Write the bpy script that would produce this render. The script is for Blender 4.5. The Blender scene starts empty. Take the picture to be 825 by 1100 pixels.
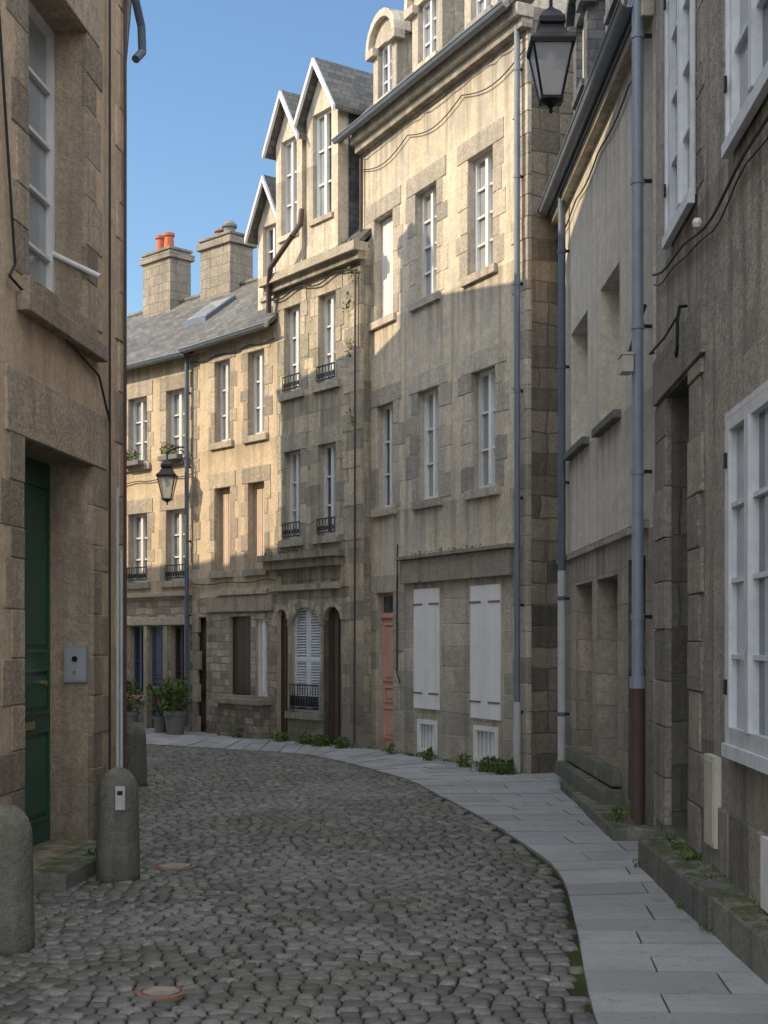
import bpy, math, random, bisect
from mathutils import Vector
random.seed(7)
R=random.random
def U(a,b): return a+(b-a)*R()
scene=bpy.context.scene
scene.view_settings.view_transform='Standard'
scene.view_settings.look='None'
scene.view_settings.exposure=0

# ---------------------------------------------------------------- node helpers
MATS={}
class NT:
    def __init__(s,name):
        m=bpy.data.materials.new(name); m.use_nodes=True
        s.m=m; s.t=m.node_tree; s.n=s.t.nodes; s.l=s.t.links
        s.bsdf=s.n['Principled BSDF']; MATS[name]=m
        s.tc=s.n.new('ShaderNodeTexCoord')
    def new(s,t,**k):
        n=s.n.new(t)
        for a,b in k.items(): setattr(n,a,b)
        return n
    def put(s,inp,v):
        if isinstance(v,bpy.types.NodeSocket): s.l.new(v,inp)
        elif isinstance(v,(tuple,list)) and len(v)==3 and inp.type=='RGBA': inp.default_value=(*v,1)
        else: inp.default_value=v
    def mix(s,f,a,b,mode='MIX'):
        n=s.new('ShaderNodeMix',data_type='RGBA',blend_type=mode)
        s.put(n.inputs[0],f); s.put(n.inputs[6],a); s.put(n.inputs[7],b); return n.outputs[2]
    def math(s,op,a,b=0.0,clamp=False):
        n=s.new('ShaderNodeMath',operation=op,use_clamp=clamp); s.put(n.inputs[0],a); s.put(n.inputs[1],b); return n.outputs[0]
    def noise(s,scale,detail=4,vec=None,rough=.55,dist=0):
        n=s.new('ShaderNodeTexNoise'); n.inputs['Scale'].default_value=scale; n.inputs['Detail'].default_value=detail
        n.inputs['Roughness'].default_value=rough; n.inputs['Distortion'].default_value=dist
        s.l.new(vec if vec else s.tc.outputs['Object'],n.inputs['Vector']); return n.outputs['Fac']
    def ramp(s,f,a,b,lo=0.0,hi=1.0):
        n=s.new('ShaderNodeMapRange',clamp=True); s.put(n.inputs['Value'],f)
        n.inputs['From Min'].default_value=a; n.inputs['From Max'].default_value=b
        n.inputs['To Min'].default_value=lo; n.inputs['To Max'].default_value=hi; return n.outputs[0]
    def scaled(s,v):
        n=s.new('ShaderNodeMapping'); s.l.new(s.tc.outputs['Object'],n.inputs['Vector']); n.inputs['Scale'].default_value=v; return n.outputs[0]
    def xyz(s,vec=None):
        n=s.new('ShaderNodeSeparateXYZ'); s.l.new(vec or s.tc.outputs['Object'],n.inputs[0]); return n.outputs
    def comb(s,x,y,z=0.0):
        n=s.new('ShaderNodeCombineXYZ'); s.put(n.inputs[0],x); s.put(n.inputs[1],y); s.put(n.inputs[2],z); return n.outputs[0]
    def rnd(s):
        n=s.new('ShaderNodeAttribute',attribute_name='rnd'); return n.outputs['Fac']
    def finish(s,col,rough=.85,height=None,bump=.4,dist=.01,spec=.3,metal=0):
        s.put(s.bsdf.inputs['Base Color'],col); s.put(s.bsdf.inputs['Roughness'],rough)
        s.bsdf.inputs['Specular IOR Level'].default_value=spec; s.bsdf.inputs['Metallic'].default_value=metal
        if height is not None:
            b=s.new('ShaderNodeBump'); b.inputs['Strength'].default_value=bump; b.inputs['Distance'].default_value=dist
            s.put(b.inputs['Height'],height); s.l.new(b.outputs[0],s.bsdf.inputs['Normal'])
        return s.m

def wall_mat(name,c1,c2,stain,brick=None,grime=.5,bump=.5,stain_amt=.6,moss=.5,bvar=.3,patch=None,gain=1.42,ledges=(),spots=.5):
    s=NT(name)
    c1=tuple(min(.85,v*gain) for v in c1); c2=tuple(min(.85,v*gain) for v in c2); stain=tuple(v*gain for v in stain)
    if patch: patch=tuple(v*gain for v in patch)
    x,y,z=s.xyz()
    n1=s.noise(.7,4,rough=.7,dist=.4)
    col=s.mix(s.ramp(n1,.4,.6),c1,c2)
    n2=s.noise(5.5,5,rough=.75)
    col=s.mix(s.ramp(n2,.40,.66,0,.55),col,tuple(v*.55 for v in c1))
    n2b=s.noise(1.9,5,rough=.8)
    col=s.mix(s.ramp(n2b,.53,.66,0,.5),col,tuple(min(.85,v*1.2) for v in c2))
    if patch:
        col=s.mix(s.ramp(n2b,.43,.475,.85,0),col,patch)
    n3=s.noise(1,4,vec=s.scaled((5.5,5.5,.35)),rough=.65)
    col=s.mix(s.math('MULTIPLY',s.ramp(n3,.5,.66),stain_amt),col,stain)
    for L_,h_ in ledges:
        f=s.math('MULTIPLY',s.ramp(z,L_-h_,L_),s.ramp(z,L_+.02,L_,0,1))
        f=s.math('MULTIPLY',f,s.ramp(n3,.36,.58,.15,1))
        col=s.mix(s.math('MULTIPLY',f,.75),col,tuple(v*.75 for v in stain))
    fine=s.noise(22,4,rough=.85)
    col=s.mix(s.ramp(fine,.44,.62,0,spots),col,tuple(v*.5 for v in c1))
    col=s.mix(s.ramp(fine,.42,.3,0,spots*.6),col,tuple(min(.85,v*1.3) for v in c2))
    h=s.math('ADD',s.math('MULTIPLY',n2,.6),s.math('MULTIPLY',fine,.6))
    if brick:
        w,hh,mort,mc=brick; mc=tuple(v*gain for v in mc)
        wv=s.noise(2.6,1)
        v=s.comb(s.math('ADD',s.math('ADD',x,y),s.math('MULTIPLY',wv,.09)),s.math('ADD',z,s.math('MULTIPLY',wv,.08)))
        b=s.new('ShaderNodeTexBrick'); s.l.new(v,b.inputs['Vector'])
        b.inputs['Scale'].default_value=1; b.inputs['Brick Width'].default_value=w; b.inputs['Row Height'].default_value=hh
        b.inputs['Mortar Size'].default_value=mort; b.inputs['Mortar Smooth'].default_value=.6; b.inputs['Bias'].default_value=0
        b.inputs['Color1'].default_value=(1-bvar,1-bvar*1.0,1-bvar*1.0,1); b.inputs['Color2'].default_value=(1+bvar,1+bvar*.92,1+bvar*.8,1)
        b.offset=.43; b.squash=.7; b.squash_frequency=3; b.offset_frequency=2
        b.inputs['Mortar'].default_value=(1,1,1,1)
        col=s.mix(1.0,col,b.outputs['Color'],'MULTIPLY')
        col=s.mix(s.math('MULTIPLY',b.outputs['Fac'],.7),col,mc)
        h=s.math('SUBTRACT',h,s.math('MULTIPLY',b.outputs['Fac'],.9))
    r=s.ramp(s.rnd(),0,1,.68,1.26)
    col=s.mix(1.0,col,s.comb(r,s.math('ADD',s.math('MULTIPLY',r,.94),.06),s.math('ADD',s.math('MULTIPLY',r,.84),.16)),'MULTIPLY')
    g=s.math('MULTIPLY',s.ramp(z,.05,1.5,1,0),s.ramp(n2b,.35,.6,.3,1))
    col=s.mix(s.math('MULTIPLY',g,grime),col,(.085,.09,.068))
    geo=s.new('ShaderNodeNewGeometry'); nz=s.xyz(geo.outputs['Normal'])[2]
    mf=s.math('MULTIPLY',s.ramp(nz,.4,.8),s.ramp(n2,.42,.55))
    col=s.mix(s.math('MULTIPLY',mf,moss),col,(.075,.09,.03))
    return s.finish(col,.92,h,bump,.025,.2)

wall_mat('plaster_ochre_a',(.46,.345,.235),(.50,.39,.28),(.27,.205,.145),grime=.65,stain_amt=.5,bump=.35,spots=.25)
wall_mat('stone_brown_a',(.355,.285,.215),(.31,.255,.20),(.16,.13,.10),grime=.65,bump=.9)
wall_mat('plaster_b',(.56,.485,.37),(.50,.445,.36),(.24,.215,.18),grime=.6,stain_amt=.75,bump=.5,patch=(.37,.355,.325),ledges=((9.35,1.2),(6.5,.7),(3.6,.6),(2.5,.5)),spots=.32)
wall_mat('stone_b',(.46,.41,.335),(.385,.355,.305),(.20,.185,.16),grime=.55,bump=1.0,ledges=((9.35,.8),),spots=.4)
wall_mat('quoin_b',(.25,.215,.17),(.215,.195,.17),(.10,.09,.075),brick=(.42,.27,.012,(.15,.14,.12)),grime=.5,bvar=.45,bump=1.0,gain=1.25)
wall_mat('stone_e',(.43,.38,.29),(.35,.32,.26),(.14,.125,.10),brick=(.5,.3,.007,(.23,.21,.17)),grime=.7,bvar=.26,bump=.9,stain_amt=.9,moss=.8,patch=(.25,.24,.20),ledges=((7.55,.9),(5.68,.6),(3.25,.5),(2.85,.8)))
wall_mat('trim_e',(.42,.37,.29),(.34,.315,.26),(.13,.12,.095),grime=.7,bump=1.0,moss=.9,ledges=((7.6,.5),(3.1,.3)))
wall_mat('plaster_f',(.56,.455,.32),(.50,.41,.295),(.31,.26,.19),grime=.55,stain_amt=.6,bump=.45,ledges=((6.9,.8),(5.1,.4),(2.8,.35)),spots=.3,gain=1.3)
wall_mat('stone_f',(.43,.37,.29),(.36,.315,.26),(.19,.17,.135),grime=.55,bump=.9,gain=1.3)
wall_mat('rubble_f',(.38,.335,.27),(.32,.29,.245),(.17,.15,.12),brick=(.28,.13,.012,(.24,.215,.175)),grime=.5,bvar=.4,bump=1.0,gain=1.3)
wall_mat('plaster_c',(.52,.48,.41),(.47,.435,.375),(.29,.265,.225),grime=.55,stain_amt=.5,bump=.4,ledges=((6.9,.9),(3.8,.6)),spots=.22)
wall_mat('stone_c',(.37,.32,.27),(.32,.285,.245),(.17,.15,.13),brick=(.6,.34,.006,(.2,.185,.16)),grime=.65,bvar=.15,bump=.8,ledges=((2.6,.5),))
wall_mat('plaster_d',(.35,.325,.28),(.42,.39,.34),(.145,.135,.12),grime=.65,stain_amt=.85,bump=1.0,patch=(.25,.24,.215),gain=1.3,ledges=((4.6,.9),(1.0,.4)))
wall_mat('stone_d',(.35,.32,.275),(.29,.27,.24),(.15,.14,.125),grime=.5,bump=1.1,gain=1.3,spots=.65)
wall_mat('stone_d_shaded',(.17,.16,.14),(.14,.135,.12),(.08,.075,.07),brick=(.7,.36,.008,(.1,.1,.09)),grime=.5,bump=1.0,gain=1.15)  # darker stone for opening reveals, recess shade put into the colour
wall_mat('kerb_stone',(.25,.245,.225),(.195,.195,.17),(.09,.10,.055),grime=.4,bump=1.0,moss=.85,gain=1.25)
wall_mat('granite_bollard',(.25,.24,.215),(.19,.187,.165),(.11,.115,.075),grime=.6,bump=1,moss=.25,gain=1.15)
wall_mat('chimney_stone',(.34,.295,.235),(.28,.25,.21),(.13,.12,.1),brick=(.4,.2,.008,(.2,.175,.15)),grime=0,bump=.8,bvar=.12,gain=1.2)

def slate(name,c):
    s=NT(name); x,y,z=s.xyz()
    b=s.new('ShaderNodeTexBrick'); s.l.new(s.comb(s.math('ADD',x,y),s.math('MULTIPLY',z,1.25)),b.inputs['Vector'])
    b.inputs['Scale'].default_value=1; b.inputs['Brick Width'].default_value=.2; b.inputs['Row Height'].default_value=.13
    b.inputs['Mortar Size'].default_value=.006; b.inputs['Color1'].default_value=(.7,.72,.75,1); b.inputs['Color2'].default_value=(1.3,1.28,1.25,1); b.inputs['Mortar'].default_value=(.4,.4,.4,1)
    col=s.mix(s.ramp(s.noise(1.5,4),.4,.65),c,tuple(v*1.4 for v in c))
    col=s.mix(1,col,b.outputs['Color'],'MULTIPLY')
    n=s.noise(6,4,rough=.7)
    col=s.mix(s.ramp(n,.54,.66,0,.6),col,(.17,.16,.11))
    s.finish(col,.6,s.math('SUBTRACT',n,b.outputs['Fac']),.6,.015,.4)
slate('slate_roof',(.10,.098,.092))
slate('slate_dark',(.085,.092,.108))

def paint(name,c,rough=.5,dirt=.35,spec=.4,metal=0,wood=False,dark=None):
    s=NT(name)
    col=s.mix(s.ramp(s.noise(6,4,rough=.7),.45,.72,0,dirt),c,dark or tuple(v*.5 for v in c))
    n3=s.noise(1,3,vec=s.scaled((30,30,1.2)) if wood else s.scaled((12,12,1.5)))
    col=s.mix(s.ramp(n3,.5,.75,0,dirt),col,tuple(v*.6 for v in c))
    r=s.ramp(s.rnd(),0,1,.85,1.12)
    col=s.mix(1,col,s.comb(r,r,r),'MULTIPLY')
    s.finish(col,rough,n3,.25 if wood else .12,.004,spec,metal)
paint('white_paint',(.76,.76,.75),dirt=.3)
paint('blue_white_paint',(.70,.74,.79),dirt=.4)
paint('green_door_paint',(.018,.09,.058),rough=.35,dirt=.3,wood=True)
paint('red_door_paint',(.64,.37,.31),dirt=.35,wood=True)
paint('pink_shutter',(.66,.52,.41),dirt=.3,wood=True)
paint('white_shutter',(.86,.86,.86),dirt=.15,wood=True,rough=.6)
paint('brown_wood',(.075,.052,.04),wood=True)
paint('blue_wood',(.06,.09,.15),wood=True)
paint('dark_iron',(.012,.012,.014),rough=.45,metal=.3)
paint('zinc_pipe',(.30,.35,.43),rough=.45,metal=.2,dirt=.35)
paint('zinc_mid',(.20,.235,.29),rough=.5,metal=.2,dirt=.4)
paint('zinc_dark',(.12,.15,.20),rough=.5,metal=.2,dirt=.4)
paint('rust_pipe',(.10,.065,.057),rough=.6,dirt=.6)
paint('pvc_light',(.52,.53,.53),rough=.5)
paint('cable_black',(.03,.03,.03),rough=.6)
paint('grey_box',(.42,.44,.46),rough=.4,metal=.4,dirt=.15)
paint('beige_box',(.58,.56,.48))
paint('brass',(.55,.42,.22),rough=.35,metal=.8)
paint('terracotta',(.50,.15,.07),dirt=.4,rough=.8)
paint('planter_grey',(.2,.2,.195),rough=.8)
paint('cast_cover',(.34,.31,.27),rough=.6,metal=.3,dirt=.5)
paint('rust_ring',(.26,.15,.11),rough=.8)
paint('interior_dark',(.02,.02,.022),rough=.8)
paint('petal_red',(.6,.04,.05)); paint('petal_pink',(.7,.25,.35))

def glass(name,c,v=1.6):
    s=NT(name)
    n=s.noise(2.0,2)
    col=s.mix(s.ramp(n,.35,.65),c,tuple(min(1,a*v) for a in c))
    s.finish(col,.06,s.noise(3,1),.12,.01,.9)
glass('glass_dark',(.03,.04,.05)); glass('glass_curtain',(.24,.265,.285),1.4)
s=NT('lantern_glass'); s.finish((.6,.62,.65),.3,spec=.5); s.bsdf.inputs['Alpha'].default_value=.5
def leafm(name,a,b):
    s=NT(name); s.finish(s.mix(s.rnd(),a,b),.6,spec=.3)
leafm('leaf',(.04,.075,.015),(.12,.18,.035))

s=NT('sett_stone')
r=s.rnd()
nf=s.noise(45,3,rough=.75)
c=s.mix(s.ramp(r,0,1),(.085,.084,.08),(.255,.247,.228))
c=s.mix(s.ramp(nf,.42,.66,0,.6),c,(.065,.065,.06))
nl=s.noise(.55,4)
c=s.mix(s.ramp(nl,.5,.62,0,.4),c,(.09,.105,.05))
c=s.mix(s.ramp(nl,.48,.36,0,.35),c,(.27,.26,.235))
s.finish(c,s.ramp(r,0,1,.55,.36),nf,.5,.008,.5)
s=NT('sett_bed')
c=s.mix(s.ramp(s.noise(.8,4,rough=.6),.45,.6),(.03,.029,.025),(.05,.075,.02))
s.finish(c,.95,spec=.1)
s=NT('earth')
s.finish(s.mix(s.ramp(s.noise(.5,4),.4,.6),(.08,.075,.07),(.12,.11,.10)),.9)
s=NT('paving_slab')
c=s.mix(s.rnd(),(.29,.30,.31),(.44,.45,.455))
c=s.mix(s.ramp(s.noise(1.3,5,rough=.7),.42,.64,0,.55),c,(.25,.253,.25))
nf=s.noise(70,3,rough=.8)
c=s.mix(s.ramp(nf,.45,.62,0,.4),c,(.19,.195,.195))
c=s.mix(s.ramp(s.noise(6,4,rough=.75),.58,.68,0,.55),c,(.15,.15,.13))
s.finish(c,.7,nf,.3,.004,.35)

# ---------------------------------------------------------------- mesh builder
class MB:
    def __init__(s): s.v=[];s.f=[];s.m=[];s.r=[]
    def add(s,vs,fs,m,r=None):
        o=len(s.v); s.v+=vs; r=.5 if r is None else r
        for f in fs: s.f.append([i+o for i in f]); s.m.append(m); s.r.append(r)
    def box(s,x0,x1,y0,y1,z0,z1,m,r=None):
        s.add([(x0,y0,z0),(x1,y0,z0),(x1,y1,z0),(x0,y1,z0),(x0,y0,z1),(x1,y0,z1),(x1,y1,z1),(x0,y1,z1)],
              [(0,3,2,1),(4,5,6,7),(0,1,5,4),(1,2,6,5),(2,3,7,6),(3,0,4,7)],m,r)
    def quad(s,p,m,r=None): s.add(list(p),[tuple(range(len(p)))],m,r)
    def prism(s,pts,y0,y1,m,r=None):
        n=len(pts); vs=[(x,y0,z) for x,z in pts]+[(x,y1,z) for x,z in pts]
        fs=[tuple(range(n)),tuple(range(2*n-1,n-1,-1))]+[(i,i+n,(i+1)%n+n,(i+1)%n) for i in range(n)]
        s.add(vs,fs,m,r)
    def cyl(s,p0,p1,r0,m,r1=None,n=10,rr=None,cap=True):
        r1=r0 if r1 is None else r1
        a=Vector(p0);b=Vector(p1);d=(b-a).normalized()
        t=Vector((0,0,1)) if abs(d.z)<.9 else Vector((1,0,0))
        u=d.cross(t).normalized();w=d.cross(u)
        vs=[];
        for p,q in((a,r0),(b,r1)):
            for i in range(n):
                an=2*math.pi*i/n; vs.append(tuple(p+u*q*math.cos(an)+w*q*math.sin(an)))
        fs=[(i,(i+1)%n,(i+1)%n+n,i+n) for i in range(n)]
        if cap: fs+=[tuple(range(n-1,-1,-1)),tuple(range(n,2*n))]
        s.add(vs,fs,m,rr)
    def path(s,pts,r,m,n=6):
        for a,b in zip(pts,pts[1:]): s.cyl(a,b,r,m,n=n)
    def lathe(s,prof,c,m,n=24,r=None,sq=0):
        vs=[];
        for rad,z in prof:
            for i in range(n):
                a=2*math.pi*i/n+sq; vs.append((c[0]+rad*math.cos(a),c[1]+rad*math.sin(a),c[2]+z))
        fs=[]
        for k in range(len(prof)-1):
            for i in range(n): fs.append((k*n+i,k*n+(i+1)%n,(k+1)*n+(i+1)%n,(k+1)*n+i))
        fs.append(tuple(range(n-1,-1,-1))); fs.append(tuple(range((len(prof)-1)*n,len(prof)*n)))
        s.add(vs,fs,m,r)
    def leaves(s,c,rad,n,size,m='leaf'):
        for _ in range(n):
            d=Vector((U(-1,1),U(-1,1),U(-1,1)))
            if d.length>1: d.normalize()
            p=Vector(c)+Vector((d.x*rad[0],d.y*rad[1],d.z*rad[2]))
            a=Vector((U(-1,1),U(-1,1),U(-.3,1))).normalized(); b=a.cross(Vector((U(-1,1),U(-1,1),U(-1,1)))).normalized()
            q=size*U(.6,1.4)
            s.add([tuple(p),tuple(p+a*q*.5+b*q*.25),tuple(p+a*q),tuple(p+a*q*.5-b*q*.25)],[(0,1,2,3)],m,R())
    def grass(s,c,rad,n,h):
        for _ in range(n):
            x=c[0]+random.gauss(0,rad);y=c[1]+random.gauss(0,rad);z=c[2]
            a=U(0,6.28);hh=h*U(.5,1.2);w=.006;bx=U(-.5,.5)*hh;by=U(-.5,.5)*hh
            s.add([(x-w*math.cos(a),y-w*math.sin(a),z),(x+w*math.cos(a),y+w*math.sin(a),z),(x+bx,y+by,z+hh)],[(0,1,2)],'leaf',R())
    def obj(s,name,parent=None,bevel=0,smooth=False):
        if not s.v: return None
        me=bpy.data.meshes.new(name); me.from_pydata(s.v,[],s.f)
        names=sorted(set(s.m)); idx={n:i for i,n in enumerate(names)}
        for n in names: me.materials.append(MATS[n])
        me.polygons.foreach_set('material_index',[idx[n] for n in s.m])
        at=me.attributes.new('rnd','FLOAT','FACE'); at.data.foreach_set('value',s.r)
        if smooth: me.polygons.foreach_set('use_smooth',[True]*len(s.f))
        me.update()
        ob=bpy.data.objects.new(name,me); scene.collection.objects.link(ob)
        if parent: ob.parent=parent
        if bevel:
            b=ob.modifiers.new('bevel','BEVEL'); b.width=bevel; b.segments=2; b.limit_method='ANGLE'; b.angle_limit=.7
        return ob

def empty(name,P0=(0,0),P1=None,z=0):
    e=bpy.data.objects.new(name,None); scene.collection.objects.link(e); e.empty_display_size=.3
    e.location=(P0[0],P0[1],z)
    if P1: e.rotation_euler=(0,0,math.atan2(P1[1]-P0[1],P1[0]-P0[0]))
    return e

# ---------------------------------------------------------------- building helpers (local: x along facade, y into building)
class House:
    def __init__(s,name,P0,P1,H,D,wall,stone,frame='white_paint'):
        s.e=empty(name,P0,P1); s.L=math.hypot(P1[0]-P0[0],P1[1]-P0[1]); s.H=H; s.D=D; s.wall=wall; s.stone=stone; s.frame=frame
        s.w=MB(); s.t=MB(); s.j=MB(); s.rf=MB(); s.x=MB(); s.ops=[]
    def op(s,x0,x1,z0,z1,kind='win',dep=.16,sur=True,sill=True,**k):
        s.ops.append(dict(x0=x0,x1=x1,z0=z0,z1=z1,kind=kind,dep=dep,sur=sur,sill=sill,**k))
    def build(s,bands=None):
        w=s.w; bands=bands or []
        xs={0,s.L}; zs={-.1,s.H}
        for o in s.ops: xs|={o['x0'],o['x1']}; zs|={max(o['z0'],-.1),o['z1']}
        for zt,_ in bands: zs.add(zt)
        xs=sorted(xs); zs=sorted(zs)
        def bm(z):
            for zt,m in bands:
                if z<zt: return m
            return s.wall
        for a,b in zip(xs,xs[1:]):
            for c,d in zip(zs,zs[1:]):
                mx=(a+b)/2;mz=(c+d)/2
                if any(o['x0']<mx<o['x1'] and o['z0']<mz<o['z1'] for o in s.ops): continue
                w.quad([(a,0,c),(b,0,c),(b,0,d),(a,0,d)],bm(mz))
        L,D,H=s.L,s.D,s.H
        sm=getattr(s,'sidemat',s.wall)
        w.quad([(L,0,-.1),(L,D,-.1),(L,D,H),(L,0,H)],sm); w.quad([(0,D,-.1),(0,0,-.1),(0,0,H),(0,D,H)],sm)
        w.quad([(L,D,-.1),(0,D,-.1),(0,D,H),(L,D,H)],s.wall); w.quad([(0,0,H),(L,0,H),(L,D,H),(0,D,H)],s.wall)
        for o in s.ops:
            x0,x1,z0,z1,d=o['x0'],o['x1'],o['z0'],o['z1'],o['dep']
            rm=o.get('rev',s.stone)
            w.quad([(x0,0,z0),(x0,0,z1),(x0,d+.06,z1),(x0,d+.06,z0)],rm,.6); w.quad([(x1,0,z0),(x1,d+.06,z0),(x1,d+.06,z1),(x1,0,z1)],rm,.6)
            w.quad([(x0,0,z1),(x1,0,z1),(x1,d+.06,z1),(x0,d+.06,z1)],rm,.4); w.quad([(x0,0,z0),(x0,d+.06,z0),(x1,d+.06,z0),(x1,0,z0)],rm,.5)
            s.fill(o)
            if o['sur']: s.surround(x0,x1,z0,z1,o.get('sw',.2),o.get('lh',.27))
            if o['sill']: s.t.box(x0-.12,x1+.12,-.055,.03,z0-.11,z0+.006,s.stone,U(.1,.7))
            if o.get('rail'): s.rail(x0,x1,z0,o['rail'])
            if o.get('arch'): s.arch(x0,x1,z1,o['arch'],d)
    def arch(s,x0,x1,z1,rise,d):
        xc=(x0+x1)/2; hw=xc-x0; n=8
        L=[(x0-.002,z1+.002)]+[(xc-hw*math.cos(math.pi/2*i/n),z1-rise+rise*math.sin(math.pi/2*i/n)) for i in range(n+1)]+[(xc,z1+.002)]
        s.t.prism(L,-.004,d*.9,s.stone,.5); s.t.prism([(2*xc-a,b) for a,b in L][::-1],-.004,d*.9,s.stone,.5)
        m=7 if hw>.3 else 5
        for i in range(m):
            a0=math.pi*i/m+.02;a1=math.pi*(i+1)/m-.02; o_=.13 if hw>.3 else .09
            P=[(xc-hw*math.cos(a0),z1-rise+rise*math.sin(a0)),(xc-(hw+o_)*math.cos(a0),z1-rise+(rise+o_)*math.sin(a0)),(xc-(hw+o_)*math.cos(a1),z1-rise+(rise+o_)*math.sin(a1)),(xc-hw*math.cos(a1),z1-rise+rise*math.sin(a1))]
            s.t.prism(P,-U(.012,.02),.03,s.stone,R())
    def surround(s,x0,x1,z0,z1,w,lh):
        i=random.randint(0,1); n=max(2,round((z1-z0)/.3)); cuts=[z0+(z1-z0)*(k+(U(-.2,.2) if 0<k<n else 0))/n for k in range(n+1)]
        for k in range(n):
            for side in(0,1):
                ww=w*(1.0 if (k+i+side)%2 else 1.65)*U(.82,1.18); dp=U(.004,.012)
                za,zb=cuts[k]+.003,cuts[k+1]-.003
                if side==0: s.t.box(x0-ww,x0+.004,-dp,.04,za,zb,s.stone,U(0,1))
                else: s.t.box(x1-.004,x1+ww,-dp,.04,za,zb,s.stone,U(0,1))
        s.t.box(x0-w*1.4,x1+w*1.4,-.014,.04,z1-.004,z1+lh,s.stone,U(.1,.9))
    def rail(s,x0,x1,z0,h):
        y=-.03
        for z in(z0+.06,z0+h): s.x.box(x0,x1,y-.01,y+.01,z-.01,z+.01,'dark_iron')
        n=int((x1-x0)/.075)
        for i in range(n+1):
            x=x0+(x1-x0)*i/n; s.x.cyl((x,y,z0+.05),(x,y,z0+h),.007,'dark_iron',n=5)
            if i<n:
                xm=x+(x1-x0)/n/2; s.x.cyl((xm,y,z0+.1),(xm,y,z0+h*.6),.014,'dark_iron',n=6)
    def fill(s,o):
        x0,x1,z0,z1,d=o['x0'],o['x1'],o['z0'],o['z1'],o['dep']; j=s.j; k=o['kind']; fr=o.get('frame',s.frame)
        if k=='win':
            g=o.get('glass') or random.choice(['glass_dark','glass_curtain','half','half'])
            f=o.get('fw',.05); y0,y1=d-.05,d+.02; xc=(x0+x1)/2
            if g=='half':
                g='glass_dark'
                for a,b in((x0,xc-(x1-x0)*U(.12,.2)),(xc+(x1-x0)*U(.12,.2),x1)): j.quad([(a,d-.003,z0),(b,d-.003,z0),(b,d-.003,z1),(a,d-.003,z1)],'glass_curtain',R())
            j.quad([(x0,d,z0),(x1,d,z0),(x1,d,z1),(x0,d,z1)],g)
            for a,b in((x0-.003,x0+f),(x1-f,x1+.003)): j.box(a,b,y0,y1,z0+.001,z1-.001,fr,R())
            j.box(x0+f,x1-f,y0+.001,y1,z0,z0+f*1.4,fr,R()); j.box(x0+f,x1-f,y0+.001,y1,z1-f,z1+.003,fr,R())
            j.box(xc-f*.7,xc+f*.7,y0-.012,y1,z0+f*1.4,z1-f,fr,R())
            rows=o.get('rows',3)
            for i in range(1,rows):
                z=z0+f+(z1-z0-2*f)*i/rows; j.box(x0+f,xc-f*.7,y0+.014,y1-.002,z-.014,z+.014,fr,.5); j.box(xc+f*.7,x1-f,y0+.014,y1-.002,z-.014,z+.014,fr,.5)
        elif k=='blind':
            j.quad([(x0,d,z0),(x1,d,z0),(x1,d,z1),(x0,d,z1)],o.get('mat','pink_shutter'))
            xc=(x0+x1)/2
            for a,b in((x0,xc-.006),(xc+.006,x1)):
                n=4
                for i in range(n): j.box(a+(b-a)*i/n+.004,a+(b-a)*(i+1)/n-.004,d-.03,d-.004,z0+.02,z1-.02,o.get('mat','pink_shutter'),R())
        elif k=='louver':
            m=o.get('mat','blue_white_paint'); xc=(x0+x1)/2
            j.quad([(x0,d+.03,z0),(x1,d+.03,z0),(x1,d+.03,z1),(x0,d+.03,z1)],'interior_dark')
            for a,b in((x0,xc-.008),(xc+.008,x1)):
                for c,e in((a,a+.05),(b-.05,b)): j.box(c,e,d-.04,d,z0,z1,m)
                for c in(z0,(z0+z1)/2-.03,z1-.06): j.box(a+.05,b-.05,d-.038,d-.002,c,c+.06,m)
                z=z0+.08
                while z<z1-.08:
                    j.quad([(a+.05,d-.035,z),(b-.05,d-.035,z),(b-.05,d-.005,z+.035),(a+.05,d-.005,z+.035)],m,R()); z+=.045
        elif k=='door':
            m=o.get('mat','brown_wood'); j.box(x0,x1,d,d+.05,z0,z1,m,.5)
            xc=(x0+x1)/2; W=x1-x0; H=z1-z0; tr=o.get('transom',0)
            zt=z1-tr
            leaves=o.get('leaves',1); lw=W/leaves
            for q in range(leaves):
                a=x0+q*lw+.07;b=x0+(q+1)*lw-.07
                for c,e in((.06,.3),(.34,.46),(.5,.94)):
                    zz0=z0+(zt-z0)*c;zz1=z0+(zt-z0)*e
                    for p in((a,b,zz0,zz0+.025),(a,b,zz1-.025,zz1),(a,a+.025,zz0+.025,zz1-.025),(b-.025,b,zz0+.025,zz1-.025)): j.box(p[0],p[1],d-.02,d+.005,p[2],p[3],m,.8)
                    j.box(a+.06,b-.06,d-.013,d+.006,zz0+.06,zz1-.06,m,.6)
            if leaves==2: j.box(xc-.025,xc+.025,d-.03,d+.002,z0,zt,m,.9)
            if tr:
                j.box(x0,x1,d-.03,d+.002,zt-.03,zt+.03,m,.9); j.quad([(x0+.06,d-.004,zt+.05),(x1-.06,d-.004,zt+.05),(x1-.06,d-.004,z1-.05),(x0+.06,d-.004,z1-.05)],'glass_dark')
            j.cyl((x0+W*.85,d-.05,z0+H*.42),(x0+W*.85,d,z0+H*.42),.022,'brass')
        elif k=='dark':
            j.box(x0,x1,d,d+.03,z0,z1,'brown_wood',.2)
            n=3
            for i in range(n): j.box(x0+(x1-x0)*i/n+.03,x0+(x1-x0)*(i+1)/n-.03,d-.02,d+.002,z0+.1,z1-.1,'brown_wood',R())
        elif k=='board':
            m=o.get('mat','white_shutter'); y0=-.035; xc=(x0+x1)/2
            j.quad([(x0,d,z0),(x1,d,z0),(x1,d,z1),(x0,d,z1)],'interior_dark')
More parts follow.
